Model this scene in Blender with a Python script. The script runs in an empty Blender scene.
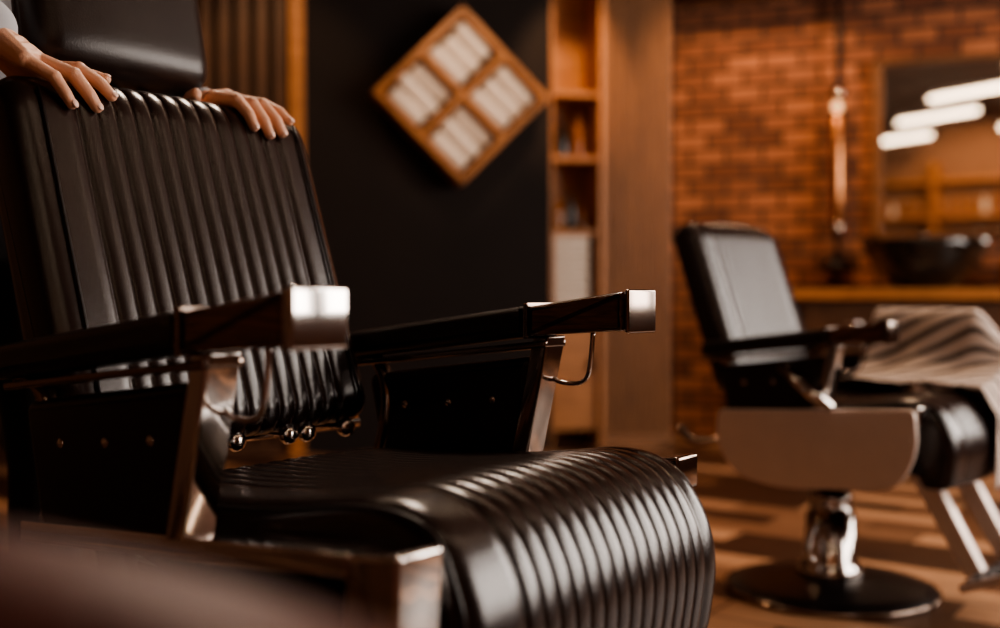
import bpy, bmesh, math, random
from mathutils import Vector, Matrix, Euler
random.seed(7)
D=bpy.data; SC=bpy.context.scene; COL=SC.collection

# ------------------------------------------------------------------ materials
def nodes(name):
    m=D.materials.new(name); m.use_nodes=True
    nt=m.node_tree; return m,nt,nt.nodes['Principled BSDF']
def mat(name,col,rough=.5,metal=0,coat=0,noise=0,nscale=20,bump=0,bscale=200,spec=.5,emit=None,es=0,sheen=0):
    m,nt,b=nodes(name)
    b.inputs['Base Color'].default_value=(*col,1); b.inputs['Roughness'].default_value=rough
    b.inputs['Metallic'].default_value=metal; b.inputs['Coat Weight'].default_value=coat
    b.inputs['Specular IOR Level'].default_value=spec
    b.inputs['Sheen Weight'].default_value=sheen
    if emit: b.inputs['Emission Color'].default_value=(*emit,1); b.inputs['Emission Strength'].default_value=es
    tc=nt.nodes.new('ShaderNodeTexCoord')
    if noise:
        n=nt.nodes.new('ShaderNodeTexNoise'); n.inputs['Scale'].default_value=nscale; n.inputs['Detail'].default_value=5
        nt.links.new(tc.outputs['Object'],n.inputs['Vector'])
        mx=nt.nodes.new('ShaderNodeMix'); mx.data_type='RGBA'
        mx.inputs[6].default_value=(*[c*(1-noise) for c in col],1); mx.inputs[7].default_value=(*[min(1,c*(1+noise)) for c in col],1)
        nt.links.new(n.outputs['Fac'],mx.inputs[0]); nt.links.new(mx.outputs[2],b.inputs['Base Color'])
    if bump:
        n=nt.nodes.new('ShaderNodeTexVoronoi'); n.inputs['Scale'].default_value=bscale
        nt.links.new(tc.outputs['Object'],n.inputs['Vector'])
        n2=nt.nodes.new('ShaderNodeTexNoise'); n2.inputs['Scale'].default_value=bscale*.25
        nt.links.new(tc.outputs['Object'],n2.inputs['Vector'])
        ad=nt.nodes.new('ShaderNodeMath'); ad.operation='ADD'
        nt.links.new(n.outputs['Distance'],ad.inputs[0]); nt.links.new(n2.outputs['Fac'],ad.inputs[1])
        bp=nt.nodes.new('ShaderNodeBump'); bp.inputs['Strength'].default_value=bump; bp.inputs['Distance'].default_value=.002
        nt.links.new(ad.outputs[0],bp.inputs['Height']); nt.links.new(bp.outputs[0],b.inputs['Normal'])
    return m
def wood(name,c1,c2,rough=.4,scale=(1,1,12),coat=0,ws=3):
    m,nt,b=nodes(name); tc=nt.nodes.new('ShaderNodeTexCoord'); mp=nt.nodes.new('ShaderNodeMapping')
    mp.inputs['Scale'].default_value=scale; nt.links.new(tc.outputs['Object'],mp.inputs[0])
    n=nt.nodes.new('ShaderNodeTexNoise'); n.inputs['Scale'].default_value=ws; n.inputs['Detail'].default_value=6; n.inputs['Distortion'].default_value=1.2
    nt.links.new(mp.outputs[0],n.inputs['Vector'])
    r=nt.nodes.new('ShaderNodeValToRGB'); r.color_ramp.elements[0].position=.3; r.color_ramp.elements[1].position=.7
    r.color_ramp.elements[0].color=(*c1,1); r.color_ramp.elements[1].color=(*c2,1)
    nt.links.new(n.outputs['Fac'],r.inputs[0]); nt.links.new(r.outputs[0],b.inputs['Base Color'])
    b.inputs['Roughness'].default_value=rough; b.inputs['Coat Weight'].default_value=coat
    return m
LEATHER=mat('leather_black',(.019,.009,.007),.23,noise=.3,bump=.07,bscale=650,spec=.75)
LEATHER2=mat('leather_dark',(.018,.009,.007),.33,noise=.3,bump=.10,bscale=500,spec=.5)
THREAD=mat('piping_black',(.012,.008,.008),.35)
CHROME=mat('chrome',(.66,.61,.58),.09,metal=1,noise=.06,nscale=8)
CHROMED=mat('chrome_dark',(.33,.26,.22),.12,metal=1,noise=.1,nscale=9)  # darker chrome; on far-side arm parts it stands for dimmer reflections
STEEL=mat('steel_brushed',(.90,.76,.68),.40,metal=.4,noise=.06)
GLOSSB=wood('lacquered_dark_wood',(.045,.017,.008),(.18,.066,.024),.13,(3,30,30),coat=.8)
BLACKM=mat('black_metal',(.014,.010,.010),.3,metal=.5,noise=.2)
BLACKW=mat('black_wall_paint',(.0095,.0046,.0033),.75,noise=.25,nscale=6,spec=.3)
WOODO=wood('oak_orange',(.28,.105,.028),(.48,.20,.062),.45,(2,2,14))
WOODF=wood('mirror_oak',(.10,.04,.013),(.20,.08,.03),.45,(2,2,14))
WOODS=wood('slat_wood',(.16,.064,.022),(.28,.12,.042),.55,(14,14,1.2))
WOODD=wood('dark_wood',(.05,.020,.009),(.11,.045,.018),.5,(14,14,1.2))
DARKB=mat('dark_backing',(.018,.008,.004),.8,noise=.2)
TOWEL=mat('towel_white',(.76,.65,.55),.95,noise=.12,nscale=60,bump=.8,bscale=250,sheen=.3)
SKIN=mat('skin',(.80,.44,.29),.46,noise=.10,nscale=45,bump=.25,bscale=500)
SKIN.node_tree.nodes['Principled BSDF'].inputs['Subsurface Weight'].default_value=.12
SKIN.node_tree.nodes['Principled BSDF'].inputs['Subsurface Radius'].default_value=(.01,.004,.002)
NAIL=mat('nail',(.90,.60,.48),.25,noise=.05)
HAIR=mat('hair_dark',(.03,.018,.012),.6,noise=.4,nscale=90)
BASINM=mat('basin_black',(.01,.008,.007),.15,coat=.5,noise=.1)
BOTTLE=mat('amber_glass',(.25,.09,.02),.1,noise=.1,coat=.5)
LABEL=mat('label_paper',(.6,.5,.4),.6,noise=.1)
PLASTER=mat('plaster_brown',(.22,.11,.06),.85,noise=.15,nscale=5,bump=.3,bscale=60)
CEILM=mat('ceiling_paint',(.10,.05,.03),.85,noise=.15,nscale=3)
FRONTL=mat('oxblood_leather',(.10,.028,.022),.5,noise=.25,bump=.2,bscale=300)
TUBEM=mat('lamp_tube_glow',(1,.9,.8),.5,emit=(1,.76,.54),es=10)
COPPER=mat('copper',(.62,.28,.13),.25,metal=1,noise=.1)
FIL=mat('bulb_glow',(1,.6,.3),.5,emit=(1,.62,.32),es=1.2)
GLOWPANE=mat('added_window_glow',(.8,.85,.9),.3,emit=(1,.93,.86),es=1.6)  # glowing pane of the added window
MIRROR=mat('mirror_glass',(.90,.86,.82),.02,metal=1,noise=.01)

def brickmat():
    m,nt,b=nodes('brick_red'); tc=nt.nodes.new('ShaderNodeTexCoord')
    s=nt.nodes.new('ShaderNodeSeparateXYZ'); c=nt.nodes.new('ShaderNodeCombineXYZ')
    nt.links.new(tc.outputs['Object'],s.inputs[0]); nt.links.new(s.outputs[0],c.inputs[0]); nt.links.new(s.outputs[2],c.inputs[1])
    br=nt.nodes.new('ShaderNodeTexBrick'); nt.links.new(c.outputs[0],br.inputs['Vector'])
    br.inputs['Scale'].default_value=1; br.inputs['Brick Width'].default_value=.20; br.inputs['Row Height'].default_value=.085
    br.inputs['Mortar Size'].default_value=.011; br.inputs['Mortar Smooth'].default_value=.25; br.inputs['Bias'].default_value=.05
    br.inputs['Color1'].default_value=(.54,.21,.10,1); br.inputs['Color2'].default_value=(.20,.066,.03,1); br.inputs['Mortar'].default_value=(.06,.028,.017,1)
    n=nt.nodes.new('ShaderNodeTexNoise'); n.inputs['Scale'].default_value=6; nt.links.new(c.outputs[0],n.inputs['Vector'])
    mx=nt.nodes.new('ShaderNodeMix'); mx.data_type='RGBA'; mx.blend_type='MULTIPLY'; mx.inputs[0].default_value=.5
    nt.links.new(br.outputs[0],mx.inputs[6]); nt.links.new(n.outputs['Fac'],mx.inputs[7]); nt.links.new(mx.outputs[2],b.inputs['Base Color'])
    bp=nt.nodes.new('ShaderNodeBump'); bp.inputs['Strength'].default_value=.8; bp.inputs['Distance'].default_value=.01; bp.invert=True
    nt.links.new(br.outputs['Fac'],bp.inputs['Height']); nt.links.new(bp.outputs[0],b.inputs['Normal'])
    b.inputs['Roughness'].default_value=.8
    return m
BRICK=brickmat()
def floormat():
    m,nt,b=nodes('wood_plank_floor'); tc=nt.nodes.new('ShaderNodeTexCoord'); mp=nt.nodes.new('ShaderNodeMapping')
    mp.inputs['Rotation'].default_value=(0,0,.62); nt.links.new(tc.outputs['Object'],mp.inputs[0])
    br=nt.nodes.new('ShaderNodeTexBrick'); nt.links.new(mp.outputs[0],br.inputs['Vector'])
    br.inputs['Scale'].default_value=1; br.inputs['Brick Width'].default_value=.50; br.inputs['Row Height'].default_value=.16
    br.inputs['Mortar Size'].default_value=.004; br.offset=.37
    br.inputs['Color1'].default_value=(0,0,0,1); br.inputs['Color2'].default_value=(1,1,1,1); br.inputs['Mortar'].default_value=(0,0,0,1)
    r=nt.nodes.new('ShaderNodeValToRGB'); nt.links.new(br.outputs[0],r.inputs[0])
    r.color_ramp.elements[0].position=.30; r.color_ramp.elements[0].color=(.05,.021,.011,1)
    r.color_ramp.elements[1].position=.74; r.color_ramp.elements[1].color=(.58,.32,.18,1)
    e=r.color_ramp.elements.new(.5); e.color=(.16,.07,.034,1)
    mp2=nt.nodes.new('ShaderNodeMapping'); mp2.inputs['Scale'].default_value=(3,30,1); nt.links.new(mp.outputs[0],mp2.inputs[0])
    n=nt.nodes.new('ShaderNodeTexNoise'); n.inputs['Scale'].default_value=1.5; n.inputs['Detail'].default_value=6; nt.links.new(mp2.outputs[0],n.inputs['Vector'])
    mx=nt.nodes.new('ShaderNodeMix'); mx.data_type='RGBA'; mx.blend_type='MULTIPLY'; mx.inputs[0].default_value=.45
    nt.links.new(r.outputs[0],mx.inputs[6]); nt.links.new(n.outputs['Fac'],mx.inputs[7]); nt.links.new(mx.outputs[2],b.inputs['Base Color'])
    b.inputs['Roughness'].default_value=.36
    return m
FLOORM=floormat()
def capemat():
    m,nt,b=nodes('striped_cape'); tc=nt.nodes.new('ShaderNodeTexCoord'); w=nt.nodes.new('ShaderNodeTexWave')
    w.bands_direction='X'; w.inputs['Scale'].default_value=4.2; w.inputs['Distortion'].default_value=.2
    nt.links.new(tc.outputs['UV'],w.inputs['Vector'])
    r=nt.nodes.new('ShaderNodeValToRGB'); r.color_ramp.elements[0].position=.74; r.color_ramp.elements[1].position=.80
    r.color_ramp.elements[0].color=(.62,.50,.43,1); r.color_ramp.elements[1].color=(.03,.017,.014,1)
    nt.links.new(w.outputs['Fac'],r.inputs[0]); nt.links.new(r.outputs[0],b.inputs['Base Color']); b.inputs['Roughness'].default_value=.8
    return m
CAPE=capemat()
def bodymat():
    m,nt,b=nodes('shirt_and_trousers'); tc=nt.nodes.new('ShaderNodeTexCoord'); s=nt.nodes.new('ShaderNodeSeparateXYZ')
    nt.links.new(tc.outputs['Object'],s.inputs[0])
    r=nt.nodes.new('ShaderNodeValToRGB'); r.color_ramp.interpolation='CONSTANT'
    r.color_ramp.elements[0].color=(.015,.013,.015,1); r.color_ramp.elements[1].position=.96; r.color_ramp.elements[1].color=(.46,.47,.50,1)
    nt.links.new(s.outputs[2],r.inputs[0]); nt.links.new(r.outputs[0],b.inputs['Base Color']); b.inputs['Roughness'].default_value=.85
    return m
CLOTH=bodymat()

# ------------------------------------------------------------------ mesh helpers
def empty(name,loc=(0,0,0),rz=0,sc=1):
    o=D.objects.new(name,None); o.location=loc; o.rotation_euler=(0,0,rz); o.scale=(sc,sc,sc); o.empty_display_size=.1; COL.objects.link(o); return o
def fin(bm,name,m,parent=None,smooth=True,loc=None,rz=None):
    me=D.meshes.new(name); bmesh.ops.recalc_face_normals(bm,faces=bm.faces[:]); bm.to_mesh(me); bm.free()
    if smooth:
        for p in me.polygons: p.use_smooth=True
    o=D.objects.new(name,me); COL.objects.link(o)
    if isinstance(m,(list,tuple)):
        for k in m: me.materials.append(k)
    else: me.materials.append(m)
    if parent: o.parent=parent
    if loc: o.location=loc
    if rz is not None: o.rotation_euler=(0,0,rz)
    return o
def addbox(bm,x0,x1,y0,y1,z0,z1,bev=0,M=None,seg=2):
    r=bmesh.ops.create_cube(bm,size=1); vs=r['verts']
    for v in vs: v.co=Vector(((x0+x1)/2+v.co.x*(x1-x0),(y0+y1)/2+v.co.y*(y1-y0),(z0+z1)/2+v.co.z*(z1-z0)))
    if M is not None:
        for v in vs: v.co=M@v.co
    if bev:
        es=list({e for v in vs for e in v.link_edges})
        bmesh.ops.bevel(bm,geom=es,offset=bev,segments=seg,profile=.6,affect='EDGES')
def box(name,x0,x1,y0,y1,z0,z1,m,parent=None,bev=0,smooth=False,seg=2):
    bm=bmesh.new(); addbox(bm,x0,x1,y0,y1,z0,z1,bev,seg=seg); return fin(bm,name,m,parent,smooth)
def addtube(bm,pts,r,seg=12,smooth=0,closed=False):
    P=[Vector(p) for p in pts]
    if smooth:
        Q=[]
        for i in range(len(P)-1):
            a=P[max(0,i-1)];b=P[i];c=P[i+1];d=P[min(len(P)-1,i+2)]
            for k in range(smooth):
                t=k/smooth
                Q.append(.5*((2*b)+(c-a)*t+(2*a-5*b+4*c-d)*t*t+(3*b-a-3*c+d)*t**3))
        Q.append(P[-1]); P=Q
    rings=[]; n=None
    for i,p in enumerate(P):
        t=(P[min(i+1,len(P)-1)]-P[max(i-1,0)]).normalized()
        if n is None:
            n=t.orthogonal().normalized()
        n=(n-t*n.dot(t)).normalized(); b=t.cross(n)
        rr=r[i] if isinstance(r,list) and not smooth else (r if not isinstance(r,list) else r[0])
        rings.append([bm.verts.new(p+rr*(math.cos(a)*n+math.sin(a)*b)) for a in [2*math.pi*k/seg for k in range(seg)]])
    for i in range(len(rings)-1):
        for k in range(seg):
            bm.faces.new((rings[i][k],rings[i][(k+1)%seg],rings[i+1][(k+1)%seg],rings[i+1][k]))
    bm.faces.new(rings[0][::-1]); bm.faces.new(rings[-1])
def tube(name,pts,r,m,parent=None,seg=12,smooth=0):
    bm=bmesh.new(); addtube(bm,pts,r,seg,smooth); o=fin(bm,name,m,parent); return o
def addlathe(bm,prof,c=(0,0,0),seg=40,M=None):
    rings=[]
    for r,z in prof:
        ring=[]
        for k in range(seg):
            a=2*math.pi*k/seg; v=Vector((c[0]+r*math.cos(a),c[1]+r*math.sin(a),c[2]+z))
            if M is not None: v=M@v
            ring.append(bm.verts.new(v))
        rings.append(ring)
    for i in range(len(rings)-1):
        for k in range(seg):
            bm.faces.new((rings[i][k],rings[i][(k+1)%seg],rings[i+1][(k+1)%seg],rings[i+1][k]))
    bm.faces.new(rings[0][::-1]); bm.faces.new(rings[-1])
def lathe(name,prof,m,parent=None,c=(0,0,0),seg=40,M=None):
    bm=bmesh.new(); addlathe(bm,prof,c,seg,M); return fin(bm,name,m,parent)
def sstep(a,b,x):
    t=max(0,min(1,(x-a)/(b-a))); return t*t*(3-2*t)
def roundpoly(pts,rs,seg=8,step=.012):
    n=len(pts); out=[]
    for i in range(n):
        p=Vector(pts[i]); a=Vector(pts[i-1])-p; b=Vector(pts[(i+1)%n])-p; r=rs[i] if isinstance(rs,(list,tuple)) else rs
        ra=min(r,a.length*.49); rb=min(r,b.length*.49)
        A=p+a.normalized()*ra; B=p+b.normalized()*rb
        for k in range(seg+1):
            t=k/seg; out.append(A*(1-t)**2+p*2*t*(1-t)+B*t*t)
    res=[]
    for i in range(len(out)):
        a=out[i]; b=out[(i+1)%len(out)]; L=(b-a).length
        if L<1e-6: continue
        k=max(1,int(L/step))
        for j in range(k): res.append(a.lerp(b,j/k))
    return res
def pad(name,prof,y0,y1,m,parent,er=.02,flw=0,fz=None,fd=.006,wfun=None,bulge=0,step=.012,fe=.45):
    """solid swept along y with rounded ends and optional channel tufting"""
    P=prof; n=len(P); area=sum(P[i].x*P[(i+1)%n].y-P[(i+1)%n].x*P[i].y for i in range(n))
    N=[]
    for i in range(n):
        t=(P[(i+1)%n]-P[i-1]).normalized(); nn=Vector((t.y,-t.x)); 
        if area<0: nn=-nn
        N.append(nn)
    W=[wfun(P[i],N[i]) if wfun else 0 for i in range(n)]
    ys=set()
    for k in range(9): 
        d=er*(1-math.cos(k/8*math.pi/2)); ys.add(round(y0+d,5)); ys.add(round(y1-d,5))
    if flw:
        a,b=fz; nf=round((b-a)/flw)
        for i in range(nf):
            for k in range(10):
                ys.add(round(a+(b-a)*(i+k/10)/nf,5))
        ys.add(round(b,5))
        for k in (.05,.95):
            for i in range(nf): ys.add(round(a+(b-a)*(i+k)/nf,5))
        for q in (.004,.009,.02,.035,.05):
            if a-q>y0+er: ys.add(round(a-q,5))
            if b+q<y1-er: ys.add(round(b+q,5))
    else:
        k=max(2,int((y1-y0-2*er)/.03))
        for i in range(1,k): ys.add(round(y0+er+(y1-y0-2*er)*i/k,5))
    ys=sorted(ys); bm=bmesh.new(); rings=[]
    for y in ys:
        d=min(y-y0,y1-y); ins=0
        if d<er: ins=er-math.sqrt(max(0,er*er-(er-d)**2))
        fo=0
        if flw:
            a,b=fz
            if a<=y<=b:
                s=((y-a)/((b-a)/nf))%1.0; fo=fd*(math.sin(math.pi*s)**fe)
            else: 
                dd=min(abs(y-a),abs(y-b)); fo=fd*1.0*sstep(0,.010,dd)
        bl=bulge*(1-(2*(y-y0)/(y1-y0)-1)**2)
        ring=[]
        for i in range(n):
            q=P[i]+N[i]*((fo+bl)*W[i]-ins); ring.append(bm.verts.new((q.x,y,q.y)))
        rings.append(ring)
    for j in range(len(rings)-1):
        for i in range(n):
            bm.faces.new((rings[j][i],rings[j][(i+1)%n],rings[j+1][(i+1)%n],rings[j+1][i]))
    bm.faces.new(rings[0][::-1]); bm.faces.new(rings[-1])
    return fin(bm,name,m,parent)

# ------------------------------------------------------------------ barber chair
UP=Vector((-.325,.946)); NF=Vector((.946,.325)); PB=Vector((-.15,.62))
BL=.50; BT=.09; RC=.036
PTF=PB+UP*BL
CC=PTF-UP*RC-NF*RC    # centre of front top rounding
def make_chair(name,loc,rz,main=True,sc=1):
    R=empty(name,loc,rz,sc)
    # --- seat
    sp=roundpoly([(-.13,.49),(-.13,.563),(.12,.570),(.372,.608),(.445,.50),(.425,.370),(.35,.370),(.31,.49)],[.015,.03,.12,.09,.08,.03,.02,.02],seg=12,step=.01)
    def ws(p,n):
        w=sstep(-.1,.35,n.y*.8+n.x*.9); 
        return w*sstep(-.12,-.09,p.x)
    pad('seat',sp,-.243,.256,LEATHER,R,er=.030,flw=.0262,fz=(-.155,.206),fd=.0040,wfun=ws,bulge=.008,fe=.34)
    for s in (-1,1):
        yy=s*.234
        pp=[Vector((-.125,yy,.560)),Vector((.12,yy,.568)),Vector((.30,yy,.591)),Vector((.385,yy,.580)),Vector((.418,yy,.53)),Vector((.428,yy,.48)),Vector((.412,yy,.385))]
        tube('seat_piping',pp,.0035,THREAD,R,8,6)
    # --- backrest
    A=PB; B=PTF; C=PTF-NF*BT; E=PB-NF*BT
    bp=roundpoly([tuple(A),tuple(B),tuple(C),tuple(E)],[.035,RC*1.6,.05,.03],seg=12,step=.012)
    def wb(p,n):
        return sstep(-.3,.3,n.dot(NF))+0*p.x
    pad('backrest',bp,-.275,.243,LEATHER,R,er=.036,flw=.0284,fz=(-.180,.161),fd=.0052,wfun=wb,bulge=.010,fe=.42)
    for y in (-.232,.205):
        q=[]
        for s in (.02,.15,.30,.44,.475):
            p=PB+UP*s+NF*(.0115 if 0<s<.46 else .008); q.append((p.x,y,p.y))
        tube('backrest_seam',q,.0022,THREAD,R,6)
    tube('back_hinge_bar',[(-.20,-.25,.598),(-.20,.25,.598)],.010,CHROME,R)
    bm=bmesh.new()
    for y in (-.12,-.02,.075,.11,.19):
        M=Matrix.Translation((-.172,y,.597))@Matrix.Rotation(math.pi/2,4,'Y')
        addlathe(bm,[(.005,-.03),(.006,.0),(.013,.003),(.015,.010),(.012,.018),(.004,.021)],seg=16,M=M)
    fin(bm,'hinge_knobs',CHROME,R)
    # --- headrest
    if main:
        hp=roundpoly([(-.405,1.135),(-.455,1.36),(-.535,1.35),(-.50,1.125)],[.05,.045,.04,.04],seg=10)
        pad('headrest',hp,-.165,.145,LEATHER2,R,er=.04,wfun=lambda p,n:1 if n.x>0 else .3,bulge=.014)
        bm=bmesh.new()
        for y in (-.02,.035):
            addbox(bm,-.455,-.445,y-.008,y+.008,.98,1.17,.003,Matrix.Identity(4))
        fin(bm,'headrest_posts',BLACKM,R,False)
        bm=bmesh.new(); addbox(bm,-.425,-.395,-.030,.045,1.084,1.106,.006)
        fin(bm,'headrest_bracket',CHROME,R,False)
    # --- arms / sides
    for s in (-1,1):
        yc=s*.292
        ap=roundpoly([(-.25,.695),(-.25,.738),(.135,.786),(.135,.742)],[.012,.016,.004,.004],seg=6,step=.03)
        pad('armrest_pad',ap,yc-.036,yc+.036,LEATHER2,R,er=.014)
        fp=roundpoly([(.137,.742),(.137,.784),(.292,.805),(.292,.752)],[.002,.002,.003,.003],seg=3,step=.05)
        pad('armrest_front',fp,yc-.035,yc+.035,GLOSSB,R,er=.007)
        xa=.289 if s<0 else .296
        cp=roundpoly([(xa,.750),(xa,.807),(.303,.808),(.303,.748)],[.002,.002,.004,.004],seg=4,step=.05)
        pad('armrest_cap',cp,yc-.0365,yc+.0365,CHROME if (s<0 and main) else CHROMED,R,er=.004)  # far cap: same chrome, its dim reflection put into the colour
        bm=bmesh.new()
        addbox(bm,.128,.136,yc-.0365,yc+.0365,.738,.789,.002); fin(bm,'armrest_band',CHROMED,R,False)
        tp=roundpoly([(-.23,.684),(-.23,.694),(.16,.736),(.16,.726)],[.002]*4,seg=2,step=.1)
        pad('armrest_rail',tp,yc-.026,yc+.026,CHROMED,R,er=.003)
        pp=roundpoly([(-.205,.672),(.125,.712),(.082,.535),(-.165,.505)],[.02]*4,seg=5,step=.02)
        pad('side_panel',pp,yc-.014,yc+.014,LEATHER2,R,er=.013)
        bm=bmesh.new()
        for bx,bz in ((-.12,.628),(-.03,.636),(.055,.645)):
            for yy in (yc-.0145,yc+.0145):
                r=bmesh.ops.create_uvsphere(bm,u_segments=12,v_segments=8,radius=.0062)
                for v in r['verts']: v.co=Vector((bx+v.co.x,yy+v.co.y*.5,bz+v.co.z))
        fin(bm,'side_panel_buttons',CHROME,R)
        q=roundpoly([(.135,.742),(.163,.742),(.118,.545),(.088,.545)],[.003]*4,seg=2,step=.1)
        pad('front_post',q,yc-.022,yc+.022,CHROME if s<0 else CHROMED,R,er=.004)
        tube('rear_bracket',[(-.235,yc,.70),(-.195,yc,.695),(-.168,yc*.985,.655),(-.165,yc*.97,.60),(-.185,yc*.97,.53)],.012,CHROMED,R,12,6)
        ya,yb=(.258,.314) if s>0 else (-.314,-.253)
        q=roundpoly([(-.20,.505),(-.20,.53),(.36,.569),(.36,.546)],[.003]*4,seg=2,step=.1)
        pad('lower_rail',q,ya,yb,CHROME,R,er=.004)
        if main and s<0: q=roundpoly([(.352,.492),(.356,.569),(.422,.576),(.418,.488)],[.006]*4,seg=4,step=.1)
        else: q=roundpoly([(.340,.548),(.342,.586),(.376,.592),(.376,.545)],[.006]*4,seg=4,step=.1)
        pad('rail_front_block',q,ya,yb,CHROME if s<0 else CHROMED,R,er=.006)
        tube('towel_hook',[(.215,yc+.012,.748),(.212,yc+.012,.715),(.205,yc+.012,.684),(.185,yc+.012,.674),(.150,yc+.012,.678),(.144,yc+.012,.70)],.0035,CHROME,R,8,5)
        q=roundpoly([(-.06,.52),(.0,.52),(.03,.44),(-.02,.44)],[.004]*4,seg=2,step=.1)
        pad('frame_bracket',q,yc-.012,yc+.004,BLACKM,R,er=.002)
    # seat frame, pedestal
    box('seat_frame',-.16,.30,-.24,.24,.44,.488,BLACKM,R,.01)
    bm=bmesh.new()
    for y in (-.19,.19): addbox(bm,-.19,.31,y-.015,y+.015,.40,.44,.004)
    fin(bm,'frame_bars',CHROMED,R,False)
    lathe('hydraulic_column',[(.11,.42),(.11,.44),(.05,.40),(.045,.30),(.058,.295),(.062,.27),(.058,.24),(.07,.235),(.075,.10),(.09,.075),(.10,.05)][::-1],CHROME,R)
    lathe('base_disc',[(.30,0),(.305,.006),(.30,.016),(.24,.030),(.14,.045),(.09,.055)],CHROMED if main else BLACKM,R,seg=64)
    tube('base_rim',[(.303*math.cos(a),.303*math.sin(a),.010) for a in [2*math.pi*k/48 for k in range(49)]],.007,CHROMED,R,8)
    tube('pump_lever',[(.0,-.05,.22),(.02,-.16,.21),(.05,-.26,.17),(.09,-.31,.16)],.009,CHROME,R,10,5)
    # footrest
    bm=bmesh.new()
    for y in (-.13,.13):
        p0=Vector((.30,y,.43)); p1=Vector((.46,y,.15))
        d=(p1-p0).normalized(); nrm=Vector((d.z,0,-d.x)).normalized()
        vs=[]
        for yy in (y-.022,y+.022):
            for (pt,w) in ((p0,.028),(p1,.022)):
                vs.append(bm.verts.new((pt.x+nrm.x*w,yy,pt.z+nrm.z*w))); vs.append(bm.verts.new((pt.x-nrm.x*w,yy,pt.z-nrm.z*w)))
        bmesh.ops.convex_hull(bm,input=vs)
    fin(bm,'footrest_struts',STEEL,R,False)
    M=Matrix.Translation((.52,0,.15))@Matrix.Rotation(math.radians(-22),4,'Y')
    bm=bmesh.new(); addbox(bm,-.09,.09,-.20,.20,-.012,.012,.008,M); fin(bm,'footrest_plate',STEEL,R,False)
    bm=bmesh.new()
    for k in range(6): addbox(bm,-.075+.028*k,-.06+.028*k,-.18,.18,.012,.017,.002,M)
    fin(bm,'footrest_treads',BLACKM,R,False)
    if not main:
        for s in (-1,1):
            q=roundpoly([(-.19,.55),(.37,.585),(.38,.48),(.33,.375),(.0,.345),(-.14,.37),(-.20,.46)],[.02,.02,.05,.06,.06,.05,.05],seg=6,step=.03)
            pad('side_skirt',q,s*.322-.006,s*.322+.006,STEEL,R,er=.005)
        tube('recline_lever',[(.0,-.335,.68),(.09,-.35,.62),(.16,-.35,.575)],.015,CHROME,R,10)
        tube('rear_lever',[(-.17,-.24,.47),(-.30,-.26,.44),(-.36,-.26,.48)],.012,CHROMED,R,10,4)
    return R
TH=math.radians(38)
O1=(-.226,1.453,0)
chair1=make_chair('barber_chair',O1,-TH,True)
O2=(.895,3.0,0); A2C=-math.radians(41); S2=.915
chair2=make_chair('barber_chair.001',O2,A2C,False,S2)

# cape draped over the far arm of the second chair, falling across the seat front
cape=empty('striped_cape',O2,A2C,S2)
bm=bmesh.new(); uvl=bm.loops.layers.uv.new('UVMap'); NX=90; path=[(.365,.56),(.358,.66),(.350,.76),(.338,.815),(.30,.832),(.262,.818),(.243,.77),(.226,.71),(.200,.660),(.15,.632),(.10,.622),(.05,.620),(.0,.619)]
NY=len(path); g=[]
for i in range(NX+1):
    x=.02+.55*i/NX; row=[]
    for j,(y,z) in enumerate(path):
        fa=sstep(.31,.42,x)*(1 if j<9 else 0)
        zz=z
        if j<=8: zz-= fa*(z-.64)*.55
        over=max(0,x-.405)
        xx=x
        if over>0:
            if j>=5:
                L=over*1.9; xx=.405+min(over,.060)+.006*math.sin(j*1.7); zz-=max(0,L-.03)
            else: xx=.405+over*.45; zz-=over*1.5
        w=.004*math.sin(x*26+j*.8)+.003*math.sin(x*47+1.3*j)
        if over>0: xx+=.010*math.sin(j*2.1)*min(1,over*12)
        row.append(bm.verts.new((xx,y+w,zz+.008+(.004+.004*math.sin(x*30+j) if j>7 else 0))))
    g.append(row)
for i in range(NX):
    for j in range(NY-1):
        f=bm.faces.new((g[i][j],g[i+1][j],g[i+1][j+1],g[i][j+1]))
        for l,(a,b) in zip(f.loops,((i,j),(i+1,j),(i+1,j+1),(i,j+1))): l[uvl].uv=(a/NX*.4+b/NY*.9,b/NY)
o=fin(bm,'cape_cloth',CAPE,cape); md=o.modifiers.new('s','SOLIDIFY'); md.thickness=.004; md=o.modifiers.new('ss','SUBSURF'); md.levels=1; md.render_levels=1

# ------------------------------------------------------------------ the barber
barber=empty('barber',O1,-TH)
def addball(bm,c,r,sc=(1,1,1),M=None):
    rr=bmesh.ops.create_icosphere(bm,subdivisions=2,radius=r)
    for v in rr['verts']:
        q=Vector((v.co.x*sc[0],v.co.y*sc[1],v.co.z*sc[2]))
        if M is not None: q=M@q
        v.co=q+Vector(c)
def addcap(bm,a,b,ra,rb):
    t=bmesh.new()
    bmesh.ops.create_icosphere(t,subdivisions=2,radius=ra,matrix=Matrix.Translation(a))
    bmesh.ops.create_icosphere(t,subdivisions=2,radius=rb,matrix=Matrix.Translation(b))
    r=bmesh.ops.convex_hull(t,input=t.verts[:])
    dead=[e for e in set(r['geom_interior']+r['geom_unused']) if isinstance(e,bmesh.types.BMVert)]
    if dead: bmesh.ops.delete(t,geom=dead,context='VERTS')
    me=D.meshes.new('tmp'); t.to_mesh(me); t.free(); bm.from_mesh(me); D.meshes.remove(me)
def chain(bm,pts,rs):
    for i in range(len(pts)-1): addcap(bm,Vector(pts[i]),Vector(pts[i+1]),rs[i],rs[i+1])
def organic(bm,name,m,parent,vox,sm=4):
    o=fin(bm,name,m,parent)
    md=o.modifiers.new('r','REMESH'); md.mode='VOXEL'; md.voxel_size=vox; md.use_smooth_shade=True
    md=o.modifiers.new('s','SMOOTH'); md.iterations=sm; md.factor=.5
    return o
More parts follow.
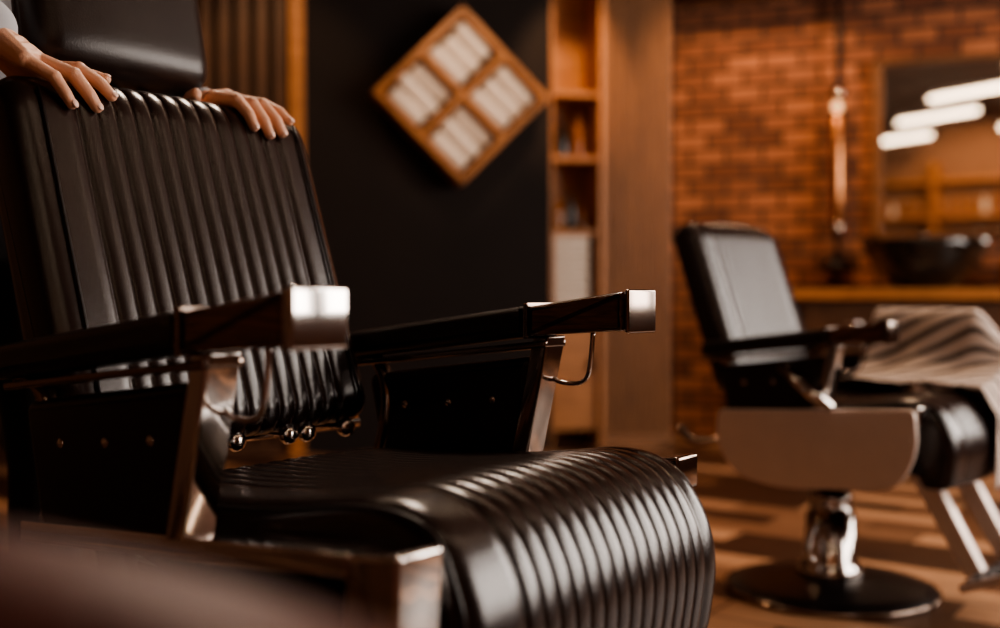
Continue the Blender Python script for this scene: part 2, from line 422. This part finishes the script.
AF=math.atan2(NF.x,NF.y); AU=math.atan2(UP.x,UP.y)
def surf(w,y,off):
    R0=RC+.010; wf=AF*R0; wu=AU*R0
    if w>wf: p=CC+NF*(R0+off)-UP*(w-wf)
    elif w<wu: p=CC+UP*(R0+off)-NF*(wu-w)
    else:
        a=w/R0; p=CC+Vector((math.sin(a),math.cos(a)))*(R0+off)
    return Vector((p.x,y,p.y))
def nail(bm,tip,prev,outn,k=1):
    d=(tip-prev).normalized(); n=(outn-d*outn.dot(d)).normalized(); s=d.cross(n)
    M=Matrix((( d.x,s.x,n.x),(d.y,s.y,n.y),(d.z,s.z,n.z)))
    rr=bmesh.ops.create_icosphere(bm,subdivisions=2,radius=1)
    for v in rr['verts']:
        v.co=tip+n*.0062*k+d*.0005+M@Vector((v.co.x*.0066,v.co.y*.0053,v.co.z*.0023))
def make_hand(nm,wrist,elbow,fing,thumb,f=1.0):
    bm=bmesh.new(); nb=bmesh.new()
    W=Vector(wrist)
    chain(bm,[W+(Vector(elbow)-W)*.35,W],[.036,.029])
    mc=[]
    for pts in fing:
        P=[surf(*p) for p in pts]; mc.append(P[0])
        r=[.0125*f,.0108*f,.0098*f,.0084*f]
        if pts is fing[-1]: r=[.0112*f,.0096*f,.0086*f,.0074*f]
        chain(bm,P,r)
        base=W+(P[0]-W)*.12
        addcap(bm,base,P[0],.021,.0142)
        addball(bm,P[1],r[1]*1.08)
        outn=(P[3]-Vector((CC.x-.02,P[3].y,CC.y-.05))).normalized()
        nail(nb,P[3],P[2],outn)
    for i in range(3):
        addcap(bm,mc[i],mc[i+1],.0132,.0132)
        addcap(bm,W.lerp(mc[i],.55),W.lerp(mc[i+1],.55),.019,.018)
        addcap(bm,W.lerp(mc[i],.8),W.lerp(mc[i+1],.8),.0165,.0158)
    T=[Vector(t) for t in thumb]
    chain(bm,T,[.019,.0150,.0125,.0100])
    nail(nb,T[3],T[2],Vector((0,0,1)),1.2)
    organic(bm,nm,SKIN,barber,.0017,3)
    fin(nb,nm+'_nails',NAIL,barber)
# person's left hand (far side of chair)
fl=[
 [(-.012,.090,.016),(.022,.101,.0135),(.046,.108,.010),(.063,.113,.008)],
 [(-.008,.111,.019),(.028,.125,.0145),(.054,.135,.010),(.073,.141,.008)],
 [(-.012,.132,.018),(.023,.149,.0145),(.049,.161,.010),(.067,.168,.008)],
 [(-.022,.151,.014),(.008,.170,.0125),(.029,.182,.010),(.046,.190,.008)]]
make_hand('left_hand',(-.405,.125,1.104),(-.66,.20,1.06),fl,
  [(-.398,.105,1.098),surf(-.042,.068,.014),surf(-.018,.053,.013),surf(.002,.042,.011)],.98)
# person's right hand (near side of chair), fingers run diagonally along the top edge
dy=-.034
fr=[
 [(-.046,-.148+dy,.018),(-.014,-.116+dy,.0165),(.004,-.099+dy,.012),(.016,-.087+dy,.010)],
 [(-.022,-.160+dy,.023),(.012,-.126+dy,.0170),(.034,-.108+dy,.011),(.050,-.096+dy,.008)],
 [(-.002,-.179+dy,.023),(.032,-.147+dy,.0155),(.055,-.132+dy,.010),(.070,-.123+dy,.008)],
 [(.010,-.203+dy,.018),(.039,-.178+dy,.0130),(.058,-.167+dy,.010),(.071,-.160+dy,.008)]]
eR=Vector((-.58,-.34,1.32)); wR=Vector((-.392,-.240,1.150))
make_hand('right_hand',tuple(wR),tuple(eR),fr,
  [(-.400,-.225,1.130),surf(-.078,-.162,.015),surf(-.072,-.134,.012),surf(-.066,-.110,.010)],.97)
# clothed body
bm=bmesh.new()
px=-.80; py=-.06
def P(x,y,z): return Vector((px+x,py+y,z))
for s in (-1,1):
    chain(bm,[P(0,s*.10,.93),P(.03,s*.11,.50),P(-.02,s*.12,.10)],[.10,.068,.052])
    chain(bm,[P(-.02,s*.12,.10),P(-.02,s*.12,.08)],[.055,.055])
addball(bm,P(0,0,.95),.15,(.8,1.1,.75))
addcap(bm,P(0,-.05,1.0),P(0,-.06,1.25),.115,.125); addcap(bm,P(0,.05,1.0),P(0,.06,1.25),.115,.125)
addcap(bm,P(0,-.10,1.30),P(0,.10,1.30),.11,.11); addcap(bm,P(0,-.16,1.42),P(0,.16,1.42),.062,.062); addcap(bm,P(0,0,1.40),P(0,0,1.50),.085,.062)
eL=Vector((-.66,.20,1.06)); wL=Vector((-.405,.125,1.104))
chain(bm,[P(0,.18,1.41),eL,eL.lerp(wL,.82)],[.062,.050,.040])
chain(bm,[P(0,-.18,1.41),eR,eR.lerp(wR,.90)],[.062,.052,.043])
for e,w,k in ((eL,wL,.78),(eR,wR,.84)): addcap(bm,e.lerp(w,k),e.lerp(w,k+.10),.045,.044)
organic(bm,'body_clothes',CLOTH,barber,.009,4)
bm=bmesh.new()
for s in (-1,1):
    chain(bm,[P(-.05,s*.12,.045),P(.05,s*.125,.045),P(.16,s*.135,.035)],[.043,.043,.033])
organic(bm,'shoes',BLACKM,barber,.008,3)
bm=bmesh.new(); hz=1.66
addcap(bm,P(-.0,0,1.48),P(.01,0,1.57),.055,.052)
addball(bm,P(.0,0,hz+.03),.1,(.98,.78,1.05)); addball(bm,P(.03,0,hz-.05),.07,(.85,.82,1.0)); addcap(bm,P(.06,-.012,hz-.085),P(.06,.012,hz-.085),.026,.026)
addcap(bm,P(.095,0,hz+.02),P(.115,0,hz-.02),.008,.014); addcap(bm,P(.09,-.018,hz-.055),P(.09,.018,hz-.055),.008,.008)
for s in (-1,1): addball(bm,P(-.005,s*.08,hz-.005),.03,(.6,.28,1)); addball(bm,P(.08,s*.03,hz+.035),.018,(.6,1.2,.4))
organic(bm,'head',SKIN,barber,.005,3)
bm=bmesh.new()
for s in (-1,1):
    addball(bm,P(.083,s*.031,hz+.012),.011)
fin(bm,'eyes',LABEL,barber)
bm=bmesh.new(); addball(bm,P(-.018,0,hz+.055),.104,(1.0,.84,1.0)); organic(bm,'hair',HAIR,barber,.008,2)

# ------------------------------------------------------------------ room
C0=Vector((.975,6.3)); A1=math.radians(12); A2=math.radians(-20)
HC=3.0
def poly(name,pts,z0,z1,m):
    bm=bmesh.new(); lo=[bm.verts.new((x,y,z0)) for x,y in pts]; hi=[bm.verts.new((x,y,z1)) for x,y in pts]; n=len(pts)
    bm.faces.new(lo[::-1]); bm.faces.new(hi)
    for i in range(n): bm.faces.new((lo[i],lo[(i+1)%n],hi[(i+1)%n],hi[i]))
    return fin(bm,name,m,None,False)
cLx=-3.6; LL=(C0.x-cLx)/math.cos(A1); cL=(cLx,C0.y-LL*math.sin(A1))
cRx=3.8; LR=(cRx-C0.x)/math.cos(A2); cR=(cRx,C0.y+LR*math.sin(A2))
RP=[(cLx,-3),(cRx,-3),cR,tuple(C0),cL]
poly('floor',RP,-.1,0,FLOORM); poly('ceiling',RP,HC,HC+.1,CEILM)
def wallbox(name,x0,x1,y0,y1,z0,z1,m,loc,rz): 
    bm=bmesh.new(); addbox(bm,x0,x1,y0,y1,z0,z1); return fin(bm,name,m,None,False,loc,rz)
wallbox('wall_shelves',-LL,0,0,.12,0,HC,DARKB,(C0.x,C0.y,0),A1)
wallbox('wall_brick',0,LR,0,.12,0,HC,BRICK,(C0.x,C0.y,0),A2)
wallbox('wall_left',-.12,0,-3,cL[1],0,HC,PLASTER,(cLx,0,0),0)
wallbox('wall_back',cLx,cRx,-.12,0,0,HC,PLASTER,(0,-3,0),0)
WY0,WY1,WZ0,WZ1=.3,4.3,.7,2.75
bm=bmesh.new(); addbox(bm,0,.12,-3,WY0,0,HC); addbox(bm,0,.12,WY1,cR[1],0,HC); addbox(bm,0,.12,WY0,WY1,0,WZ0); addbox(bm,0,.12,WY0,WY1,WZ1,HC)
fin(bm,'wall_right',PLASTER,None,False,(cRx,0,0))
win=empty('added_window_1',(cRx,0,0))  # unseen window, added and placed to give highlights on the leather
box('glass',.07,.08,WY0,WY1,WZ0,WZ1,GLOWPANE,win)
bm=bmesh.new()
for k in range(5):
    y=WY0+.03+(WY1-WY0-.06)*k/4; addbox(bm,.02,.06,y-.05,y+.05,WZ0,WZ1)
for z in (WZ0+.03,WZ1-.03): addbox(bm,.02,.06,WY0,WY1,z-.03,z+.03)
fin(bm,'added_window_frame',BLACKM,win,False)

def wl(name): return empty(name,(C0.x,C0.y,0),A1)
bw=wl('black_partition_panel'); box('panel',-2.06,-.79,-.30,-.002,0,HC-.002,BLACKW,bw)
def slatpanel(name,x0,x1,m,back,y=-.24,pitch=.048,w=.03,yf=-.30):
    e=wl(name); box('backing',x0,x1,y,-.002,0,HC-.002,back,e)
    bm=bmesh.new(); x=x0+.01
    while x+w<x1: addbox(bm,x,x+w,yf,y,.06,HC-.01,.003,seg=1); x+=pitch
    addbox(bm,x0,x1,yf+.01,y,.0,.06)
    fin(bm,'slats',m,e,False); return e
slatpanel('wood_slat_panel',-.50,-.10,WOODS,DARKB,pitch=.064,w=.044)
slatpanel('wood_slat_panel.001',-LL+.12,-2.14,WOODD,DARKB,pitch=.09,w=.055)
e=wl('oak_corner_post'); box('post',-2.138,-2.062,-.33,-.002,0,HC-.002,WOODO,e,.004)
# shelving niche
e=wl('oak_shelf_unit')
bm=bmesh.new(); x0,x1=-.788,-.502
addbox(bm,x0,x0+.014,-.302,-.003,0,HC-.01,.002); addbox(bm,x1-.03,x1,-.33,-.003,0,HC-.01,.002); addbox(bm,x0,x1,-.03,-.004,0,HC-.02)
for z in (.10,.72,1.13,1.52,1.86,2.6): addbox(bm,x0+.012,x1-.025,-.30,-.02,z-.014,z+.014,.002)
addbox(bm,x0+.015,x1-.03,-.30,-.285,.11,.71,.003)
fin(bm,'case',WOODO,e,False)
box('door_knob',-.58,-.56,-.325,-.30,.40,.46,BLACKM,e,.004)
e=wl('towel_stack')
bm=bmesh.new()
for i in range(7): 
    w=.20; addbox(bm,-.665-w/2+random.uniform(-.004,.004),-.665+w/2,-.275,-.075,.736+i*.055+.002,.736+(i+1)*.055-.002,.018,seg=4)
fin(bm,'folded_towels',TOWEL,e)
e=wl('toiletry_bottles')
for (bx,z,h,r,m) in ((-.72,1.146,.17,.03,BOTTLE),(-.65,1.146,.20,.028,BASINM),(-.59,1.146,.14,.026,BOTTLE),(-.70,1.536,.18,.035,BASINM),(-.61,1.536,.22,.03,BOTTLE)):
    lathe('bottle',[(r*.9,0),(r,.01),(r,h*.65),(r*.8,h*.75),(r*.35,h*.8),(r*.35,h*.92),(r*.42,h*.93),(r*.42,h)],m,e,(bx,-.2,z),20)

# diamond towel shelf
e=wl('diamond_towel_shelf'); S=.635; T=.034; h=S/2; cx,cz=-1.288,1.80
MD=Matrix.Translation((cx,0,cz))@Matrix.Rotation(math.radians(45),4,'Y')
bm=bmesh.new()
Y0,Y1=-.48,-.303
for a in ((-h,h,-h,-h+T),(-h,h,h-T,h),(-h,-h+T,-h+T,h-T),(h-T,h,-h+T,h-T),(-T/2,T/2,-h+T,h-T),(-h+T,-T/2,-T/2,T/2),(T/2,h-T,-T/2,T/2)):
    addbox(bm,a[0],a[1],Y0,Y1,a[2],a[3],.003,MD,1)
fin(bm,'frame',WOODO,e,False)
bm=bmesh.new(); addbox(bm,-h+.01,h-.01,Y1-.015,Y1-.002,-h+.01,h-.01,0,MD); fin(bm,'back_panel',DARKB,e,False)
bm=bmesh.new(); cell=(S-3*T)/2; nr=3; r0=cell/(2*nr)
for cx_ in (-1,1):
    for cz_ in (-1,1):
        ox=cx_*(T/2+cell/2); oz=cz_*(T/2+cell/2)
        for j in range(nr):
            r=r0*random.uniform(.90,.98); L=cell*random.uniform(.78,.94)
            M=MD@Matrix.Translation((ox-L/2+random.uniform(-.008,.008),Y0+.080+random.uniform(-.012,.016),oz+(j-(nr-1)/2)*2*r0))@Matrix.Rotation(math.pi/2+random.uniform(-.04,.04),4,'Y')
            addlathe(bm,[(.003,.008),(r*.3,.0),(r*.5,.006),(r*.7,.0),(r*.97,.008),(r,.02),(r*.97,L*.3),(r*1.02,L*.55),(r,L-.02),(r*.97,L-.008),(r*.7,L),(r*.3,L)],seg=18,M=M)
fin(bm,'rolled_towels',TOWEL,e)

# brick wall things
def bl(name): return empty(name,(C0.x,C0.y,0),A2)
e=bl('wall_mirror')
bm=bmesh.new(); mx0,mx1,mz0,mz1=1.07,2.35,1.10,2.04
for a in ((mx0,mx0+.055,mz0,mz1),(mx1-.055,mx1,mz0,mz1),(mx0,mx1,mz0,mz0+.03),(mx0,mx1,mz1-.03,mz1)): addbox(bm,a[0],a[1],-.05,-.002,a[2],a[3],.004)
fin(bm,'frame',WOODF,e,False); box('glass',mx0+.05,mx1-.05,-.025,-.004,mz0+.025,mz1-.025,MIRROR,e)
e=bl('washing_counter')
box('top',.66,2.75,-.56,-.003,.78,.83,WOODO,e,.006)
bm=bmesh.new(); addbox(bm,.74,2.70,-.50,-.003,.08,.78); 
for x in (.76,1.25,1.74,2.23): addbox(bm,x,x+.46,-.52,-.50,.12,.75,.004)
fin(bm,'cabinet',WOODD,e,False)
box('plinth',.78,2.66,-.46,-.003,0,.08,BLACKM,e)
bm=bmesh.new()
for x in (.99,1.48,1.97,2.46): addtube(bm,[(x-.06,-.535,.66),(x+.06,-.535,.66)],.006,8)
fin(bm,'handles',CHROME,e)
e=bl('wash_basin')
lathe('bowl',[(.10,.0),(.14,.01),(.24,.10),(.29,.20),(.30,.235),(.285,.24),(.27,.21),(.2,.12),(.05,.06),(.02,.058)],BASINM,e,(1.33,-.37,.833),48)
tube('faucet',[(1.33,-.035,.833),(1.33,-.035,1.08),(1.33,-.07,1.12),(1.33,-.17,1.11),(1.33,-.20,1.085)],.012,CHROMED,e,10,5)
e=bl('barber_product_bottles')
for (bx,h,r,m) in ((1.72,.20,.035,BOTTLE),(1.80,.26,.03,LABEL),(1.90,.18,.04,BOTTLE)):
    lathe('bottle',[(r*.9,0),(r,.01),(r,h*.65),(r*.8,h*.75),(r*.35,h*.8),(r*.35,h*.92),(r*.42,h*.93),(r*.42,h)],m,e,(bx,-.2,.831),20)
e=bl('pipe_wall_lamp')
tube('pipe',[(.90,-.06,2.99),(.90,-.06,.99)],.014,BLACKM,e)
lathe('pipe_base',[(.02,0),(.085,.0),(.09,.02),(.07,.05),(.025,.07),(.02,.10)],BLACKM,e,(.90,-.095,.93))
lathe('copper_tube',[(.03,0),(.036,.01),(.036,.57),(.03,.58)],COPPER,e,(.90,-.13,1.17),24)
lathe('bulb',[(.012,0),(.022,.012),(.026,.03),(.022,.05),(.012,.06)],FIL,e,(.90,-.13,1.76),20)
bm=bmesh.new(); addlathe(bm,[(.02,-.03),(.042,-.02),(.042,.02),(.02,.03)],(.90,-.13,1.86),24); addlathe(bm,[(.02,-.05),(.042,-.03),(.042,.02),(.02,.03)],(.90,-.13,1.16),24)
addtube(bm,[(.90,-.13,1.86),(.90,-.06,1.86)],.01); addtube(bm,[(.90,-.13,1.15),(.90,-.06,1.15)],.01)
addtube(bm,[(.90,-.13,1.86),(.90,-.13,1.74)],.008)
fin(bm,'lamp_collars',CHROMED,e)
e=bl('trim_1'); box('soffit',.0,LR-.05,-.35,-.003,2.42,2.99,WOODD,e,.005)

# display shelves on the back wall (seen in the mirror)
e=empty('display_shelves',(-.1,-2.995,0),0)
bm=bmesh.new()
for z in (.9,1.35,1.8,2.25): addbox(bm,-1.6,1.6,0,.28,z-.02,z+.02,.003)
for x in (-1.6,-.55,.55,1.6): addbox(bm,x-.02,x+.02,0,.28,.4,2.5,.003)
fin(bm,'boards',WOODO,e,False)
bm=bmesh.new(); bm2=bmesh.new()
for z in (.92,1.37,1.82):
    x=-1.5
    while x<1.5:
        if min(abs(x+.55),abs(x-.55))>.07:
            r=random.uniform(.03,.045); hh=random.uniform(.15,.28)
            addlathe(bm if random.random()<.5 else bm2,[(r*.9,0),(r,.01),(r,hh*.65),(r*.8,hh*.75),(r*.35,hh*.8),(r*.42,hh)],(x,.15,z),12)
        x+=random.uniform(.10,.18)
fin(bm,'pale_bottles',LABEL,e); fin(bm2,'amber_bottles',BOTTLE,e)

# ceiling tube lamps
def tubelamp(x,y,z,L,rz):
    e=empty('ceiling_tube_lamp',(x,y,z),rz); tube('tube',[(-L/2,0,0),(L/2,0,0)],.026,TUBEM,e,16)
    bm=bmesh.new(); addbox(bm,-L/2-.03,L/2+.03,-.04,.04,.035,.075,.005)
    for s in (-1,1): addbox(bm,s*L/2-.02,s*L/2+.02,-.03,.03,-.03,.04,.004); addtube(bm,[(s*L*.4,0,.07),(s*L*.4,0,HC-z)],.004,6)
    fin(bm,'housing',BLACKM,e,False)
for a in ((.9,.6),(.1,-.7),(.9,-1.8),(-.9,-2.2)): tubelamp(a[0],a[1],2.75,1.1,.35)
for a in ((-1.1,3.0),(1.0,3.4),(2.1,1.7)): tubelamp(a[0],a[1],2.8,1.5,.35)  # further tubes, added to brighten the leather with highlights

# foreground armchair (out of focus, bottom left)
e=empty('waiting_armchair',(-.35,.40,0),math.radians(-10))
bp=roundpoly([(-.055,.36),(-.055,.712),(.055,.712),(.055,.36)],[.02,.055,.055,.02],seg=10)
o=pad('backrest',bp,-.36,.36,FRONTL,e,er=.05,wfun=lambda p,n:1,bulge=.012); o.rotation_euler=(0,0,-math.pi/2)
for v in o.data.vertices:
    if v.co.z>.5: v.co.z-=.75*(max(0,abs(v.co.y)-.13))**2*((v.co.z-.5)/.21)
box('seat',-.33,.33,-.55,-.06,.34,.46,FRONTL,e,.035,True,4)
bm=bmesh.new()
for sx in (-1,1): addbox(bm,sx*.34-.035,sx*.34+.035,-.56,-.05,.30,.58,.025)
fin(bm,'arms',FRONTL,e)
bm=bmesh.new()
for sx in (-1,1):
    for y in (-.50,-.02): addtube(bm,[(sx*.29,y,.36),(sx*.32,y,.0)],[.022,.014],10)
fin(bm,'legs',WOODD,e)

# ------------------------------------------------------------------ lights
def area(name,loc,target,sx,sy,p,col):
    l=D.lights.new(name,'AREA'); l.shape='RECTANGLE'; l.size=sx; l.size_y=sy; l.energy=p; l.color=col
    o=D.objects.new(name,l); o.location=loc; o.rotation_euler=(Vector(target)-Vector(loc)).to_track_quat('-Z','Y').to_euler(); COL.objects.link(o); return o
def spot(name,loc,target,p,ang,col,r=.05,blend=.6):
    l=D.lights.new(name,'SPOT'); l.energy=p; l.spot_size=math.radians(ang); l.spot_blend=blend; l.color=col; l.shadow_soft_size=r
    o=D.objects.new(name,l); o.location=loc; o.rotation_euler=(Vector(target)-Vector(loc)).to_track_quat('-Z','Y').to_euler(); COL.objects.link(o); return o
for k in range(4):
    yk=WY0+.03+(WY1-WY0-.06)*(k+.5)/4
    area('added_window_light',(3.75,yk,1.72),(0,yk,1.62),.62,1.8,42,(1,.88,.79))  # lights of the added window, split to structure reflections on chrome
W1=(1,.60,.32)
def wlp(x,y,z): return (C0.x+x*math.cos(A1)-y*math.sin(A1),C0.y+x*math.sin(A1)+y*math.cos(A1),z)
def blp(x,y,z): return (C0.x+x*math.cos(A2)-y*math.sin(A2),C0.y+x*math.sin(A2)+y*math.cos(A2),z)
spot('brick_spot',blp(.55,-1.3,2.9),blp(.50,0,1.5),140,62,W1)
spot('brick_spot.001',blp(1.7,-1.3,2.9),blp(1.6,0,1.2),40,70,W1)
spot('shelf_spot',wlp(-.66,-1.4,2.9),wlp(-.68,0,1.7),150,30,W1)
spot('diamond_spot',wlp(-1.2,-1.6,2.7),wlp(-1.28,-.3,1.75),58,30,(1,.68,.45))
spot('post_spot',wlp(-2.3,-1.5,2.9),wlp(-2.2,-.3,1.6),50,50,W1)
spot('floor_spot',(1.2,4.3,2.9),(1.3,4.0,0),160,75,(1,.66,.42),.15)
spot('floor_spot.001',(-.9,4.2,2.9),(-.8,4.0,0),110,75,(1,.60,.34),.15)
spot('chair_spot',(-.2,3.1,2.9),(-.3,1.5,.8),150,60,(1,.80,.64),.3)
spot('back_wall_fill',(.2,-1.2,2.9),(-.1,-3,1.5),200,90,(1,.66,.40),.1)  # added fill on the back wall, brightens what the mirror reflects
w=D.worlds.new('world'); SC.world=w; w.use_nodes=True
w.node_tree.nodes['Background'].inputs[0].default_value=(.5,.24,.14,1); w.node_tree.nodes['Background'].inputs[1].default_value=.1

# ------------------------------------------------------------------ camera
cd=D.cameras.new('camera'); cam=D.objects.new('camera',cd); COL.objects.link(cam); SC.camera=cam
cd.lens=40; cd.sensor_width=36; cam.location=(0,0,.8); cam.rotation_euler=(math.radians(90-.98),0,0)
cd.clip_start=.02; cd.dof.use_dof=True; cd.dof.focus_distance=1.50; cd.dof.aperture_fstop=1.6
try: SC.view_settings.look='AgX - Medium High Contrast'
except Exception as ex: print(ex)
